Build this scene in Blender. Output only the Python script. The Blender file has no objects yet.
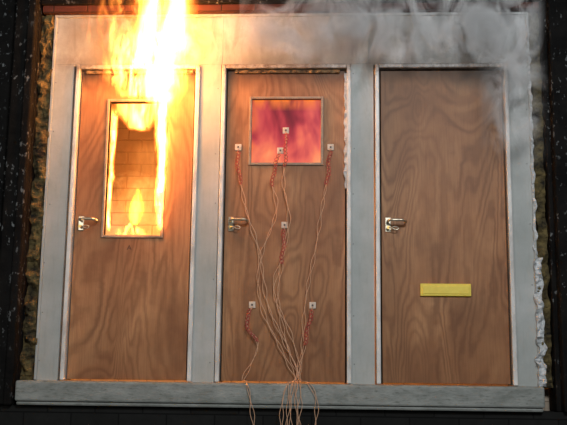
import bpy, bmesh, math, random
from mathutils import Vector, noise, Matrix
random.seed(4)
S=bpy.context.scene
S.view_settings.view_transform='Standard'

# ---------- helpers ----------
class NT:
    def __init__(s,mat): s.nt=mat.node_tree
    def n(s,t,ins=None,**kw):
        nd=s.nt.nodes.new(t)
        for k,v in kw.items(): setattr(nd,k,v)
        if ins:
            for k,v in ins.items():
                if isinstance(v,bpy.types.NodeSocket): s.nt.links.new(v,nd.inputs[k])
                else: nd.inputs[k].default_value=v
        return nd
    def m(s,op,a,b=0.0,c=None,clamp=False):
        nd=s.n('ShaderNodeMath',operation=op,use_clamp=clamp)
        for i,v in enumerate((a,b,c)):
            if v is None: continue
            if isinstance(v,bpy.types.NodeSocket): s.nt.links.new(v,nd.inputs[i])
            else: nd.inputs[i].default_value=v
        return nd.outputs[0]
    def ramp(s,fac,stops,interp='LINEAR'):
        nd=s.n('ShaderNodeValToRGB',{0:fac}); cr=nd.color_ramp; cr.interpolation=interp
        while len(cr.elements)<len(stops): cr.elements.new(0.5)
        for e,(p,c) in zip(cr.elements,stops):
            e.position=p; e.color=(c,c,c,1) if isinstance(c,(int,float)) else (*c,1)
        return nd.outputs[0]
    def mix(s,fac,a,b,blend='MIX'):
        nd=s.n('ShaderNodeMix',data_type='RGBA',blend_type=blend)
        for i,v in ((0,fac),(6,a),(7,b)):
            if isinstance(v,bpy.types.NodeSocket): s.nt.links.new(v,nd.inputs[i])
            else: nd.inputs[i].default_value=(*v,1) if isinstance(v,tuple) else v
        return nd.outputs[2]
    def mr(s,v,a,b,c,d,smooth=False):
        nd=s.n('ShaderNodeMapRange',{0:v,1:a,2:b,3:c,4:d})
        if smooth: nd.interpolation_type='SMOOTHSTEP'
        return nd.outputs[0]
    def coord(s,scale=(1,1,1),loc=(0,0,0)):
        tc=s.n('ShaderNodeTexCoord')
        return s.n('ShaderNodeMapping',{0:tc.outputs['Object'],1:loc,3:scale}).outputs[0]
    def noise(s,vec,scale,detail=3,rough=.5,dist=0):
        return s.n('ShaderNodeTexNoise',{'Vector':vec,'Scale':scale,'Detail':detail,'Roughness':rough,'Distortion':dist})
def mat_new(name):
    m=bpy.data.materials.new(name); m.use_nodes=True
    m.node_tree.nodes.clear(); t=NT(m)
    return m,t
def surf(t,color,rough=.6,metal=0,bump=None,bs=.3,bd=.01,emit=None,es=0,spec=.5):
    b=t.n('ShaderNodeBsdfPrincipled')
    def put(k,v):
        if isinstance(v,bpy.types.NodeSocket): t.nt.links.new(v,b.inputs[k])
        else: b.inputs[k].default_value=(*v,1) if isinstance(v,tuple) else v
    put('Base Color',color);put('Roughness',rough);put('Metallic',metal);put('Specular IOR Level',spec)
    if emit is not None: put('Emission Color',emit);put('Emission Strength',es)
    if bump is not None:
        bn=t.n('ShaderNodeBump',{'Strength':bs,'Distance':bd,'Height':bump}); t.nt.links.new(bn.outputs[0],b.inputs['Normal'])
    o=t.n('ShaderNodeOutputMaterial'); t.nt.links.new(b.outputs[0],o.inputs[0])
def link(me,name,mat,parent=None):
    o=bpy.data.objects.new(name,me); S.collection.objects.link(o)
    if mat: me.materials.append(mat)
    if parent: o.parent=parent
    return o
def empty(name,parent=None):
    o=bpy.data.objects.new(name,None); S.collection.objects.link(o)
    if parent:o.parent=parent
    return o
def boxes(name,L,mat,bevel=0,parent=None):
    bm=bmesh.new()
    for (x0,x1,y0,y1,z0,z1) in L:
        r=bmesh.ops.create_cube(bm,size=1)
        for v in r['verts']:
            v.co=Vector(((x0+x1)/2+v.co.x*(x1-x0),(y0+y1)/2+v.co.y*(y1-y0),(z0+z1)/2+v.co.z*(z1-z0)))
    me=bpy.data.meshes.new(name); bm.to_mesh(me); bm.free()
    o=link(me,name,mat,parent)
    if bevel:
        b=o.modifiers.new('bevel','BEVEL'); b.width=bevel; b.segments=2
    return o
def rough_slab(name,x0,x1,y0,y1,z0,z1,mat,amp=.02,sc=14,nx=8,nz=120,parent=None,edge=None,seed=0):
    bm=bmesh.new(); F=[];
    for j in range(nz+1):
        z=z0+(z1-z0)*j/nz; row=[]
        for i in range(nx+1):
            x=x0+(x1-x0)*i/nx
            e=noise.noise(Vector((seed+3.1,z*sc*.7,i*.02)))*(edge or 0)*(1 if i in(0,nx) else .4)
            a=noise.fractal(Vector((x*sc+seed,z*sc,seed*2.)),1,2,4)*amp
            row.append(bm.verts.new((x+e,y0+a,z)))
        F.append(row)
    B=[[bm.verts.new((r[0].co.x,y1,r[0].co.z)),bm.verts.new((r[-1].co.x,y1,r[-1].co.z))] for r in F]
    for j in range(nz):
        for i in range(nx): bm.faces.new((F[j][i],F[j][i+1],F[j+1][i+1],F[j+1][i]))
        bm.faces.new((B[j][0],F[j][0],F[j+1][0],B[j+1][0]))
        bm.faces.new((F[j][-1],B[j][1],B[j+1][1],F[j+1][-1]))
    bm.faces.new([B[0][1],B[0][0]]+F[0]) ; bm.faces.new(list(reversed(F[-1]))+[B[-1][0],B[-1][1]])
    me=bpy.data.meshes.new(name); bm.to_mesh(me); bm.free()
    return link(me,name,mat,parent)
def curve(name,pts_list,r,mat,parent=None,kind='POLY'):
    cu=bpy.data.curves.new(name,'CURVE'); cu.dimensions='3D'; cu.bevel_depth=r; cu.bevel_resolution=2; cu.resolution_u=8
    for pts in pts_list:
        if kind=='POLY':
            sp=cu.splines.new('POLY'); sp.points.add(len(pts)-1)
            for p,q in zip(sp.points,pts): p.co=(*q,1)
        else:
            sp=cu.splines.new('BEZIER'); sp.bezier_points.add(len(pts)-1)
            for p,q in zip(sp.bezier_points,pts): p.co=q; p.handle_left_type=p.handle_right_type='AUTO'
    cu.use_fill_caps=True
    o=bpy.data.objects.new(name,cu); S.collection.objects.link(o); cu.materials.append(mat)
    if parent:o.parent=parent
    return o

# ---------- materials ----------
def board_mat():
    m,t=mat_new('painted_board'); c=t.coord()
    n1=t.noise(c,2.2,6,.65).outputs[0]; n2=t.noise(t.coord((14,14,2)),3,4,.6).outputs[0]
    col=t.ramp(n1,[(.3,(.34,.36,.34)),(.55,(.44,.455,.435)),(.75,(.54,.545,.53))])
    col=t.mix(t.mr(n2,.52,.75,0,.3),col,(.26,.27,.24))
    x=t.n('ShaderNodeSeparateXYZ',{0:c})
    sx=t.m('ABSOLUTE',t.m('SUBTRACT',x.outputs[0],.42)); s=t.mr(t.m('ADD',sx,t.m('MULTIPLY',n1,.7)),.55,1.0,.85,0)
    s=t.m('MULTIPLY',s,t.mr(x.outputs[2],1.9,2.1,0,1))
    col=t.mix(s,col,(.15,.085,.035))
    n4=t.noise(t.coord((1,1,.22),(2,0,7)),9,5,.65,.6).outputs[0]
    n5=t.noise(t.coord((1,1,1),(9,0,7)),3,4,.65,.6).outputs[0]
    col=t.mix(t.m('MULTIPLY',t.mr(x.outputs[2],2.02,2.2,0,1),t.mr(n4,.50,.64,0,.5)),col,(.16,.15,.13))
    col=t.mix(t.m('MULTIPLY',t.mr(t.m('ADD',x.outputs[2],t.m('MULTIPLY',n5,.3)),2.34,2.18,0,.8),t.mr(x.outputs[2],2.05,2.12,0,1)),col,(.16,.13,.10))
    n3=t.noise(t.coord((1,1,.7),(5,0,2)),5,5,.65,.8).outputs[0]
    reg=t.m('MULTIPLY',t.mr(x.outputs[0],1.6,2.8,.2,1),t.mr(x.outputs[2],1.5,2.2,0,1))
    col=t.mix(t.m('MULTIPLY',reg,t.mr(n3,.5,.60,0,.85)),col,(.78,.79,.79))
    col=t.mix(t.m('MULTIPLY',reg,t.mr(n3,.46,.36,0,.6)),col,(.16,.16,.15))
    surf(t,col,.6,bump=t.noise(c,60,4).outputs[0],bs=.1)
    return m
def wood(name,off,soot=0.0):
    m,t=mat_new(name); c=t.coord((1.5,1,.38),(off,0,off*1.7))
    big=t.noise(c,1.8,2.0,.45,.7).outputs[0]
    wob=t.noise(t.coord((3,1,5),(off,0,0)),3,3,.5).outputs[0]
    ph=t.m('ADD',t.m('MULTIPLY',big,135),t.m('MULTIPLY',wob,4))
    rings=t.m('POWER',t.m('ADD',t.m('MULTIPLY',t.m('SINE',ph),.5),.5),1.5)
    fine=t.noise(t.coord((110,110,3),(off,0,0)),2,4,.65).outputs[0]
    blot=t.noise(t.coord((1.3,1,.5),(off*2,0,0)),2.6,4,.55,.5).outputs[0]
    rm=t.noise(t.coord((2,1,.6),(off*4,0,0)),2.0,2).outputs[0]
    col=t.ramp(blot,[(.3,(.265,.118,.050)),(.5,(.39,.182,.078)),(.7,(.53,.27,.122))])
    col=t.mix(t.m('MULTIPLY',rings,t.mr(rm,.35,.62,.25,.65)),col,(.175,.070,.028))
    col=t.mix(t.mr(fine,.45,.75,0,.45),col,(.16,.066,.027))
    x,y,z=t.n('ShaderNodeSeparateXYZ',{0:t.coord()}).outputs
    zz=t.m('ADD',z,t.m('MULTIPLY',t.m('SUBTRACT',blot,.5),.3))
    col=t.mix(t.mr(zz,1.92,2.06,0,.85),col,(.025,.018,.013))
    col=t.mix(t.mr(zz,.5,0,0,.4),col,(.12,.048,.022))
    if soot:
        col=t.mix(t.mr(zz,1.1,2.05,0,soot),col,(.13,.08,.048))
        sm=t.noise(t.coord((1,1,.6),(1,0,5)),5,5,.65,1).outputs[0]
        q=t.m('ADD',t.m('ADD',x,t.m('MULTIPLY',z,.40)),t.m('MULTIPLY',sm,.5))
        col=t.mix(t.mr(q,3.62,3.8,0,.55),col,(.07,.06,.05))
    surf(t,col,.5,bump=fine,bs=.06,spec=.3)
    return m
def simple(name,color,rough=.5,metal=0,ns=0,dark=None,bs=0,spec=.5):
    m,t=mat_new(name)
    if ns:
        n=t.noise(t.coord(),ns,5,.6).outputs[0]
        col=t.ramp(n,[(.35,dark or tuple(v*.6 for v in color)),(.65,color)])
        surf(t,col,rough,metal,bump=n if bs else None,bs=bs,bd=.02,spec=spec)
    else: surf(t,color,rough,metal,spec=spec)
    return m
M_board=board_mat()
def framemat():
    m,t=mat_new('white_frame_paint'); n=t.noise(t.coord((1,1,.4)),11,6,.7).outputs[0]
    col=t.ramp(n,[(.35,(.52,.50,.47)),(.5,(.70,.69,.66)),(.65,(.84,.83,.80))])
    n2=t.noise(t.coord(),26,5,.7).outputs[0]
    x,y,z=t.n('ShaderNodeSeparateXYZ',{0:t.coord()}).outputs
    k=t.m('MULTIPLY',t.mr(t.m('ADD',z,t.m('MULTIPLY',n2,.3)),2.12,2.26,0,1),.85)
    col=t.mix(k,col,(.12,.08,.045))
    surf(t,col,.4); return m
M_frame=framemat()
M_bead=simple('glazing_bead_wood',(.40,.29,.20),.5,0,20,(.27,.18,.12))
M_steel=simple('handle_steel',(.58,.52,.40),.3,.85)
M_brass=simple('cylinder_brass',(.6,.42,.15),.35,.9)
M_dark=simple('seal_dark',(.02,.018,.016),.8)
M_foam=simple('expanded_seal_foam',(.72,.74,.75),.9,0,30,(.4,.42,.42),.5)
M_fchar=simple('charred_seal_foam',(.30,.20,.10),.9,0,30,(.05,.03,.02),.5)
M_wool=simple('mineral_wool',(.17,.125,.045),.95,0,11,(.010,.008,.005),.9)
M_yellow=simple('slot_yellow',(.95,.76,.10),.45,0,30,(.88,.68,.08))
M_pad=simple('tc_pad',(.80,.70,.60),.8,0,50,(.62,.52,.42))
M_red=simple('red_wire',(.45,.05,.05),.5)
M_tan=simple('tan_wire',(.70,.42,.26),.5)
M_screw=simple('screw_zinc',(.25,.25,.24),.5,.2)
M_tcd=simple('tc_disc',(.10,.07,.06),.5)
def charred():
    m,t=mat_new('charred_paint'); c=t.coord()
    n=t.noise(c,5,6,.7).outputs[0]
    sp=t.noise(t.coord((1,1,.6)),38,3,.6).outputs[0]; cl=t.noise(c,3,3).outputs[0]
    col=t.ramp(n,[(.35,(.0015,.0015,.0015)),(.7,(.010,.009,.008))])
    k=t.m('MULTIPLY',t.mr(sp,.61,.67,0,1),t.mr(cl,.42,.56,0,.9))
    col=t.mix(k,col,(.17,.18,.18))
    surf(t,col,.85,bump=n,bs=.5,bd=.03,spec=.15); return m
M_char=charred()
def sillmat():
    m,t=mat_new('concrete_sill'); c=t.coord()
    n=t.noise(t.coord((1,1,2)),6,8,.7).outputs[0]; n2=t.noise(t.coord((1,1,4)),22,4,.6).outputs[0]
    col=t.ramp(n,[(.3,(.17,.185,.165)),(.5,(.27,.285,.265)),(.72,(.38,.395,.37))])
    col=t.mix(t.mr(n2,.56,.68,0,.6),col,(.10,.11,.09))
    surf(t,col,.75,bump=n2,bs=.4); return m
M_sill=sillmat()
def block(name,c1,c2,mortar,w,h,rough=.9,soot=False):
    m,t=mat_new(name)
    tc=t.n('ShaderNodeTexCoord'); sp=t.n('ShaderNodeSeparateXYZ',{0:tc.outputs['Object']})
    xy=t.m('ADD',sp.outputs[0],sp.outputs[1]); v=t.n('ShaderNodeCombineXYZ',{0:xy,1:sp.outputs[2]}).outputs[0]
    b=t.n('ShaderNodeTexBrick',{'Vector':v,'Color1':(*c1,1),'Color2':(*c2,1),'Mortar':(*mortar,1),'Scale':1,'Mortar Size':.006,'Mortar Smooth':.8,'Brick Width':w,'Row Height':h})
    n=t.noise(t.coord(),14,5,.7).outputs[0]
    col=t.mix(t.mr(n,.35,.65,.4,0),b.outputs[0],tuple(x*.4 for x in c1))
    if soot:
        n2=t.noise(t.coord((1,1,.6)),3.5,4,.6,.5).outputs[0]
        col=t.mix(t.mr(t.m('ADD',sp.outputs[2],t.m('MULTIPLY',n2,.9)),1.90,2.12,0,.85),col,(.12,.06,.03))
    surf(t,col,rough,bump=t.m('SUBTRACT',n,b.outputs[1]),bs=.5,bd=.01,spec=.2); return m
M_plinth=block('plinth_brick',(.012,.012,.011),(.018,.018,.017),(.005,.005,.005),.3,.1)
M_fire_brick=block('furnace_brick',(.54,.44,.34),(.47,.38,.29),(.33,.25,.18),.22,.1,soot=True)
M_redbrick=block('scorched_brick',(.13,.04,.025),(.07,.025,.02),(.02,.015,.012),.23,.06)

# ---------- wall (test specimen boards) ----------
TOP=2.452
WF=boxes('wall_front',[
 (-.18,-.035,0,.12,-.01,2.1),(.822,.968,0,.12,-.01,2.1),(1.825,1.985,0,.12,-.01,2.1),(2.868,3.01,0,.12,-.01,2.1),
 (-.18,.9745,0,.12,2.1,TOP),(.9755,1.9545,0,.12,2.1,TOP),(1.9555,3.01,0,.12,2.1,TOP),
 (-.178,3.008,.003,.12,2.09,TOP-.005)],M_board,.002)
boxes('trim_1',[(-.185,3.015,-.012,0,TOP-.018,TOP+.002),(-.185,-.168,-.012,0,0,TOP-.018),(2.998,3.015,-.012,0,0,TOP-.018)],M_board,.003)
bm=bmesh.new()
for x in (-.155,.945,1.85,2.98):
    z=.12
    while z<2.4:
        r=bmesh.ops.create_cone(bm,cap_ends=True,segments=10,radius1=.0045,radius2=.004,depth=.004)
        bmesh.ops.rotate(bm,verts=r['verts'],matrix=Matrix.Rotation(math.pi/2,3,'X'))
        bmesh.ops.translate(bm,verts=r['verts'],vec=(x+random.uniform(-.008,.008),-.002,z)); z+=random.uniform(.28,.55)
me=bpy.data.meshes.new('board_screws'); bm.to_mesh(me); bm.free(); link(me,'board_screws',M_screw,WF)

# ---------- doors ----------
def door(i,x0,x1,off,win=None,soot=0):
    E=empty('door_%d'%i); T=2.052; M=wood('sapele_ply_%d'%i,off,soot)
    a,b=x0+.003,x1-.003
    if win:
        wx0,wx1,wz0,wz1=win
        q=.018
        L=[(a,wx0+q,.012,.056,.006,T),(wx1-q,b,.012,.056,.006,T),(wx0+q,wx1-q,.012,.056,.006,wz0+q),(wx0+q,wx1-q,.012,.056,wz1-q,T)]
        boxes('leaf',L,M,0,E)
        w=.018
        boxes('glazing_bead',[(wx0,wx0+w,0,.062,wz0,wz1),(wx1-w,wx1,0,.062,wz0,wz1),(wx0+w,wx1-w,0,.062,wz0,wz0+w),(wx0+w,wx1-w,0,.062,wz1-w,wz1)],M_bead,.004,E)
    else: boxes('leaf',[(a,b,.012,.056,.006,T)],M,.002,E)
    J=.036
    boxes('frame',[(x0-J,x0-.008,-.022,.09,0,T+.042),(x1+.008,x1+J,-.022,.09,0,T+.042),(x0-.008,x1+.008,-.022,.09,T+.012,T+.042)],M_frame,.006,E)
    boxes('stop',[(x0-.008,x0+.006,.058,.09,0,T+.012),(x1-.006,x1+.008,.058,.09,0,T+.012),(x0,x1,.058,.09,T-.004,T+.012)],M_dark,0,E)
    hx,hz=x0+.045,1.02
    boxes('handle_plate',[(hx-.018,hx+.018,.004,.012,hz-.055,hz+.04)],M_steel,.003,E)
    curve('handle_lever',[[(hx,.01,hz+.012),(hx,-.03,hz+.012),(hx+.012,-.052,hz+.014),(hx+.05,-.056,hz+.014),(hx+.095,-.055,hz+.012),(hx+.108,-.045,hz+.008),(hx+.110,-.015,hz+.004)]],.009,M_steel,E,'BEZ')
    curve('handle_spindle_guard',[[(hx,.006,hz-.03),(hx,-.022,hz-.03)]],.011,M_brass,E)
    curve('handle_key',[[(hx,-.02,hz-.03),(hx+.02,-.03,hz-.034),(hx+.05,-.03,hz-.045),(hx+.062,-.028,hz-.035),(hx+.045,-.03,hz-.025),(hx+.02,-.03,hz-.03)]],.003,M_steel,E,'BEZ')
    return E
W1=(.20,.61,.918,1.86); W2=(1.16,1.655,1.405,1.875)
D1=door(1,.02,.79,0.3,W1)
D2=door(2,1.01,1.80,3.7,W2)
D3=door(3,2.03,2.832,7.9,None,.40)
boxes('letter_slot',[(2.275,2.596,-.006,.012,.553,.632)],M_yellow,.004,D3)
boxes('letter_slot_flap',[(2.287,2.584,-.010,-.004,.566,.619)],M_yellow,.003,D3)
rough_slab('intumescent_foam',1.793,1.812,-.012,.02,1.25,2.03,M_foam,.012,30,4,90,D2,.012,3)
rough_slab('intumescent_foam',1.06,1.76,-.006,.02,2.036,2.056,M_fchar,.010,30,80,4,D2,.006,5)
rough_slab('intumescent_foam',.05,.78,-.006,.02,2.036,2.056,M_fchar,.010,30,80,4,D1,.006,7)
cu=bpy.data.curves.new('stamp','FONT'); cu.body='A'; cu.size=.045; cu.extrude=.0006; cu.align_x='CENTER'
o=bpy.data.objects.new('stamp_letter',cu); S.collection.objects.link(o); o.rotation_euler=(math.pi/2,0,0); o.location=(.39,.0115,.84)
cu.materials.append(simple('stamp_ink',(.07,.03,.015),.7)); o.parent=D1

m,t=mat_new('intumescent_glass_painted_fire'); c=t.coord((1,1,.7))
n1=t.noise(c,3.6,3,.5,.5).outputs[0]; n2=t.noise(t.coord((1,1,.35),(3,0,0)),8,3,.55,.4).outputs[0]
x,y,z=t.n('ShaderNodeSeparateXYZ',{0:t.coord()}).outputs
f=t.m('ADD',t.m('ADD',t.m('MULTIPLY',n1,.85),t.m('MULTIPLY',n2,.28)),t.mr(z,1.42,1.86,.05,-.05))
col=t.ramp(f,[(.34,(.09,.006,.012)),(.44,(.25,.015,.025)),(.53,(.52,.045,.055)),(.61,(.80,.12,.085)),(.70,(1,.24,.10)),(.82,(1,.42,.16))])
edge=t.m('MAXIMUM',t.mr(z,1.78,1.855,0,1),t.mr(x,1.23,1.185,0,.6))
edge=t.m('MULTIPLY',edge,t.mr(n2,.42,.6,0,1))
col=t.mix(edge,col,(1,.22,.03))
surf(t,(.05,.02,.03),.15,emit=col,es=.95)  # fire seen through the glass is painted as emission on the pane
boxes('glass_pane',[(1.173,1.642,.028,.036,1.419,1.862)],m,0,D2)

# ---------- sill ----------
boxes('window_sill',[(-.255,3.0,-.15,.12,-.13,-.004),(-.25,2.995,-.135,.1,-.155,-.13)],M_sill,.012)

# ---------- plinth, furnace, columns, beam ----------
boxes('wall_plinth',[(-1.6,4.6,-.09,.5,-.8,-.156)],M_plinth,.004)
boxes('wall_furnace',[(-.4,3.2,1.25,1.4,-.156,2.6),(-.4,-.27,.12,1.25,-.156,2.6),(3.1,3.2,.12,1.25,-.156,2.6),(-.27,3.1,.13,1.25,2.48,2.6),(-.27,3.1,.13,1.25,-.155,-.02)],M_fire_brick)
rough_slab('mineral_wool_packing',-.275,-.186,-.005,.11,-.01,TOP,M_wool,.05,11,12,260,WF,.03,1)
rough_slab('mineral_wool_packing',3.02,3.088,.01,.11,-.01,TOP,M_wool,.045,11,12,260,WF,.02,9)
rough_slab('ceramic_fibre_strip',2.995,3.04,-.03,.0,-.003,.80,M_foam,.03,22,8,140,WF,.025,12)
rough_slab('ceramic_fibre_strip',3.0,3.015,-.015,.0,.80,2.44,M_foam,.018,22,6,180,WF,.018,14)
boxes('wall_left',[(-1.6,-.275,-.05,.4,-.156,2.7),(-.42,-.28,-.12,-.05,-.156,2.7),(-.33,-.275,-.14,-.12,-.156,2.7)],M_char,.01)
boxes('wall_right',[(3.09,4.6,-.05,.4,-.156,2.7),(3.12,3.24,-.13,-.05,-.156,2.7)],M_char,.01)
boxes('lintel_beam',[(-.275,3.09,-.06,.12,2.51,2.7),(-1.6,4.6,-.05,.4,2.7,3.2)],M_char,.01)
boxes('trim_2',[(-.26,3.08,-.045,.12,2.456,2.508)],M_redbrick,.004)
boxes('floor',[(-6,8,-9,1.5,-.9,-.8)],simple('floor_concrete',(.10,.10,.10),.85,0,3,(.05,.05,.05)))

# ---------- thermocouples ----------
TC=[(1.405,1.645),(1.37,1.508),(1.092,1.527),(1.702,1.527),(1.405,1.007),(1.203,.488),(1.59,.488)]
E=empty('thermocouple_set',D2)
def ongl(x,z): return 1.16<x<1.65 and z>1.41
boxes('pads',[(x-.021,x+.021,.018 if ongl(x,z) else .0,.029 if ongl(x,z) else .013,z-.021,z+.021) for x,z in TC],M_pad,.003,E)
boxes('pad_centres',[(x-.006,x+.006,.012 if ongl(x,z) else -.005,.019 if ongl(x,z) else .002,z-.006,z+.006) for x,z in TC],M_tcd,.002,E)
def dense(pts,n=14):
    out=[]
    P=[Vector(p) for p in pts]; P=[P[0]]+P+[P[-1]]
    for i in range(1,len(P)-2):
        for k in range(n):
            u=k/n; a,b,c,d=P[i-1:i+3]
            out.append(.5*((2*b)+(c-a)*u+(2*a-5*b+4*c-d)*u*u+(3*b-a-3*c+d)*u**3))
    out.append(P[-2]); return out
tails=[1.47,1.50,1.45,1.52,1.22,1.62,1.42]
paths=[
 [(1.092,1.517),(1.10,1.36),(1.161,1.1),(1.236,.84),(1.30,.52),(1.406,.266),(1.49,.08)],
 [(1.702,1.517),(1.672,1.23),(1.622,.97),(1.56,.585),(1.525,.266),(1.505,.05)],
 [(1.37,1.498),(1.325,1.3),(1.35,1.1),(1.25,.775),(1.27,.458),(1.394,.2),(1.487,.04)],
 [(1.405,.997),(1.393,.775),(1.364,.52),(1.446,.2),(1.505,.05)],
 [(1.203,.478),(1.172,.36),(1.24,.23),(1.16,.03)],
 [(1.59,.478),(1.56,.33),(1.518,.13),(1.51,.03)],
 [(1.405,1.635),(1.41,1.51),(1.397,1.3),(1.435,1.07),(1.40,.84),(1.345,.585),(1.44,.33),(1.50,.12)]]
red=[];tan=[]
for k,p in enumerate(paths):
    tx=tails[k]; lx=p[-1][0]
    q=[(x,-.006-.012*(j>0),z) for j,(x,z) in enumerate(p)]
    q+=[(lx*.8+tx*.2,-.07,.012),(lx*.4+tx*.6,-.155,.0),(tx,-.168,-.1),(tx+.02*math.sin(k*2),-.165,-.3),(tx+.03,-.165,-.5)]
    d=dense(q)
    for s in (0,1):
        l=[];ln=0
        for i,v in enumerate(d):
            if i: ln+=(v-d[i-1]).length
            w=.010*math.sin(ln*9+s*1.9+k)*min(1,ln*3)+.005*math.sin(ln*41+s*3+k*2)
            l.append(v+Vector((w,0,0)))
        tan.append(l)
    for s in (0,1):
        l=[];ln=0; L0=.23
        for i in range(80):
            u=.02+i/79*L0
            a=0;j=0
            while j<len(d)-2 and a+(d[j+1]-d[j]).length<u: a+=(d[j+1]-d[j]).length; j+=1
            seg=(d[j+1]-d[j]); v=d[j]+seg*((u-a)/max(seg.length,1e-6))
            ph=u*130+s*math.pi
            l.append(v+Vector((.012*math.sin(ph)+.006*math.sin(u*40+k),-.008+.004*math.cos(ph),0)))
        red.append(l)
curve('tan_leads',tan,.0019,M_tan,E)
curve('red_leads',red,.0021,M_red,E)

# ---------- flames (emissive gas volumes) ----------
def flame(name,bb,cx0,cx1,cy,wramp,wy,z0,z1,S0,amp,nsc,seed,cols=None,thr=(.36,.62),rate=.35,pw=1.5,floor_=.02):
    m,t=mat_new(name+'_gas'); tc=t.n('ShaderNodeTexCoord'); P=tc.outputs['Object']
    sp=t.n('ShaderNodeSeparateXYZ',{0:P}); X,Y,Z=sp.outputs
    zn=t.mr(Z,z0,z1,0,1)
    nv=t.noise(t.coord((1,1,.45),(seed,seed*2,0)),nsc,3,.6,.4)
    ns=t.n('ShaderNodeSeparateColor',{0:nv.outputs[1]})
    dx=t.m('MULTIPLY',t.m('SUBTRACT',ns.outputs[0],.5),amp); dy=t.m('MULTIPLY',t.m('SUBTRACT',ns.outputs[1],.5),amp*.5)
    w=t.ramp(zn,wramp,'EASE')
    cx=t.m('ADD',t.m('MULTIPLY',zn,cx1-cx0),cx0)
    a=t.m('DIVIDE',t.m('SUBTRACT',t.m('ADD',X,dx),cx),w)
    b=t.m('DIVIDE',t.m('SUBTRACT',t.m('ADD',Y,dy),cy),wy)
    r=t.m('SQRT',t.m('ADD',t.m('MULTIPLY',a,a),t.m('MULTIPLY',b,b)))
    sh=t.mr(r,1,.1,0,1,True)
    st=t.noise(t.coord((1,1,.28),(seed*3,0,seed)),nsc*2.4,4,.6,1.0).outputs[0]
    k=t.m('MULTIPLY',sh,t.mr(st,thr[0],thr[1],floor_,1,True))
    k=t.m('MULTIPLY',k,t.m('MULTIPLY',t.mr(zn,0,.08,0,1,True),t.mr(zn,1,.9,0,1,True)))
    col=t.ramp(k,cols or [(0,(1,.15,.012)),(.25,(1,.27,.035)),(1,(1,.42,.10))])
    e=t.n('ShaderNodeEmission',{0:col,1:t.m('MULTIPLY',t.m('POWER',k,pw),S0)})
    o=t.n('ShaderNodeOutputMaterial'); t.nt.links.new(e.outputs[0],o.inputs['Volume'])
    try: m.cycles.volume_step_rate=rate
    except Exception: pass
    return boxes(name,[bb],m,0,FL)
FL=empty('flames')
flame('plume',(.03,1.10,-.30,-.06,1.74,3.0),.59,.60,-.17,[(0,.10),(.14,.20),(.30,.32),(.5,.27),(.7,.25),(1,.24)],.11,1.74,3.0,400,.28,3.4,1.3,thr=(.37,.60))
flame('plume_wisps',(-.05,1.0,-.42,-.302,1.8,2.9),.42,.54,-.36,[(0,.2),(.3,.44),(.6,.38),(1,.25)],.06,1.92,2.9,140,.3,4.5,5.5,thr=(.45,.66))
flame('head_fire',(.03,.86,-.058,-.024,1.80,2.35),.45,.50,-.04,[(0,.2),(.4,.42),(.7,.38),(1,.25)],.02,1.84,2.34,600,.12,8,6.7,thr=(.42,.6),rate=.6)
flame('side_tongue',(.44,.68,-.058,-.003,.93,1.95),.588,.59,-.03,[(0,.03),(.3,.040),(.7,.06),(1,.12)],.03,.94,1.95,700,.08,9,4.1,thr=(.32,.54),rate=.5)
flame('lower_tongue',(.21,.60,-.058,-.003,.90,1.12),.40,.40,-.03,[(0,.19),(.3,.15),(1,.0)],.025,.93,1.02,300,.05,12,9.1,rate=.5)
flame('window_head_fire',(.19,.62,.066,.3,1.66,1.98),.41,.41,.16,[(0,.10),(.5,.26),(1,.34)],.1,1.68,1.98,200,.18,6,7.4)
flame('left_tongue',(.19,.32,.066,.12,.95,1.85),.232,.230,.09,[(0,.02),(.5,.026),(1,.05)],.03,.95,1.85,500,.05,9,3.3,thr=(.34,.58))
flame('window_haze',(.12,.70,.31,.7,.85,1.75),.40,.40,.5,[(0,.35),(.5,.38),(1,.3)],.2,.80,1.72,2.2,.3,4,4.4,thr=(.3,.65),rate=.8)
flame('window_flicker',(.13,.42,.70,.92,1.05,1.5),.25,.26,.80,[(0,.03),(.4,.09),(1,.02)],.08,1.12,1.42,90,.1,6,2.2,[(0,(1,.50,.02)),(1,(1,.66,.06))])

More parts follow.
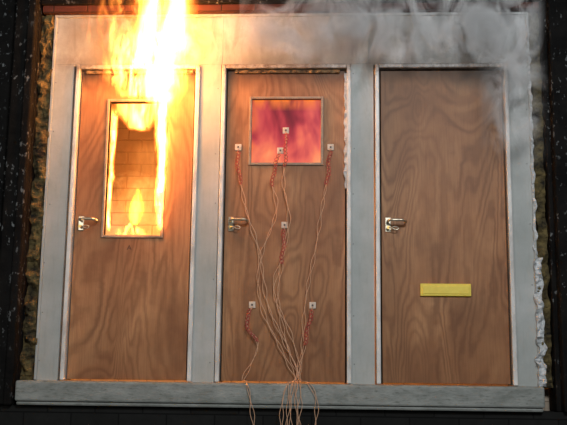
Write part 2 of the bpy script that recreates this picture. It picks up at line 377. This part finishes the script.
# ---------- smoke ----------
m,t=mat_new('smoke_volume')
n=t.noise(t.coord((1.15,1,.8),(3.3,0,1.2)),3.4,6,.66,1.6).outputs[0]
X,Y,Z=t.n('ShaderNodeSeparateXYZ',{0:t.coord()}).outputs
head=t.mr(Z,2.0,2.25,0,1,True)
right=t.m('MULTIPLY',t.mr(X,2.62,2.85,0,1,True),t.mr(Z,1.3,1.8,0,.8,True))
reg=t.m('MAXIMUM',t.m('MULTIPLY',head,t.mr(X,1.15,2.2,.4,1,True)),right)
edge=t.m('MULTIPLY',t.mr(X,3.07,2.88,0,1,True),t.mr(X,1.02,1.3,0,1,True))
d=t.m('MULTIPLY',t.m('MULTIPLY',t.mr(n,.44,.62,0.01,1,True),reg),t.m('MULTIPLY',edge,15))
v=t.n('ShaderNodeVolumeScatter',{0:(.99,.99,.99,1),1:d,2:-.68})
o=t.n('ShaderNodeOutputMaterial'); t.nt.links.new(v.outputs[0],o.inputs['Volume'])
try: m.cycles.volume_step_rate=.6
except Exception: pass
boxes('smoke_cloud',[(1.11,3.1,-.34,-.16,1.3,2.95)],m)

# ---------- lights ----------
def light(name,kind,loc,e,col,size=.1):
    l=bpy.data.lights.new(name,kind); l.energy=e; l.color=col
    if kind=='AREA': l.size=size
    else: l.shadow_soft_size=size
    o=bpy.data.objects.new(name,l); S.collection.objects.link(o); o.location=loc
    return o
def aim(o,tgt): o.rotation_euler=(Vector(tgt)-o.location).to_track_quat('-Z','Y').to_euler()
a=light('floodlight','AREA',(3.0,-6.2,3.6),225,(.93,.97,1.0),1.2); aim(a,(1.6,0,1.3))
b=light('left_area_light','AREA',(-2.5,-7,2.2),75,(1,.97,.90),2.0); aim(b,(1.2,0,1.2))  # broad, weaker area light from the front left
light('flame_light','POINT',(.50,-.45,2.15),30,(1,.42,.10),.16)
light('flame_light','POINT',(.60,-.2,1.65),3,(1,.38,.08),.06)
light('furnace_light','POINT',(.75,.5,1.45),105,(1,.42,.11),.15)
light('furnace_light','POINT',(2.3,.6,1.2),12,(1,.36,.06),.15)

w=bpy.data.worlds.new('night'); S.world=w; w.use_nodes=True
w.node_tree.nodes['Background'].inputs[0].default_value=(.35,.42,.5,1); w.node_tree.nodes['Background'].inputs[1].default_value=.06

cam=bpy.data.cameras.new('camera'); co=bpy.data.objects.new('camera',cam); S.collection.objects.link(co)
cam.sensor_width=36; cam.lens=57.14
co.location=(1.6828,-5.7655,.0811); co.rotation_euler=tuple(math.radians(v) for v in (99.903,-.681,2.719))
S.camera=co
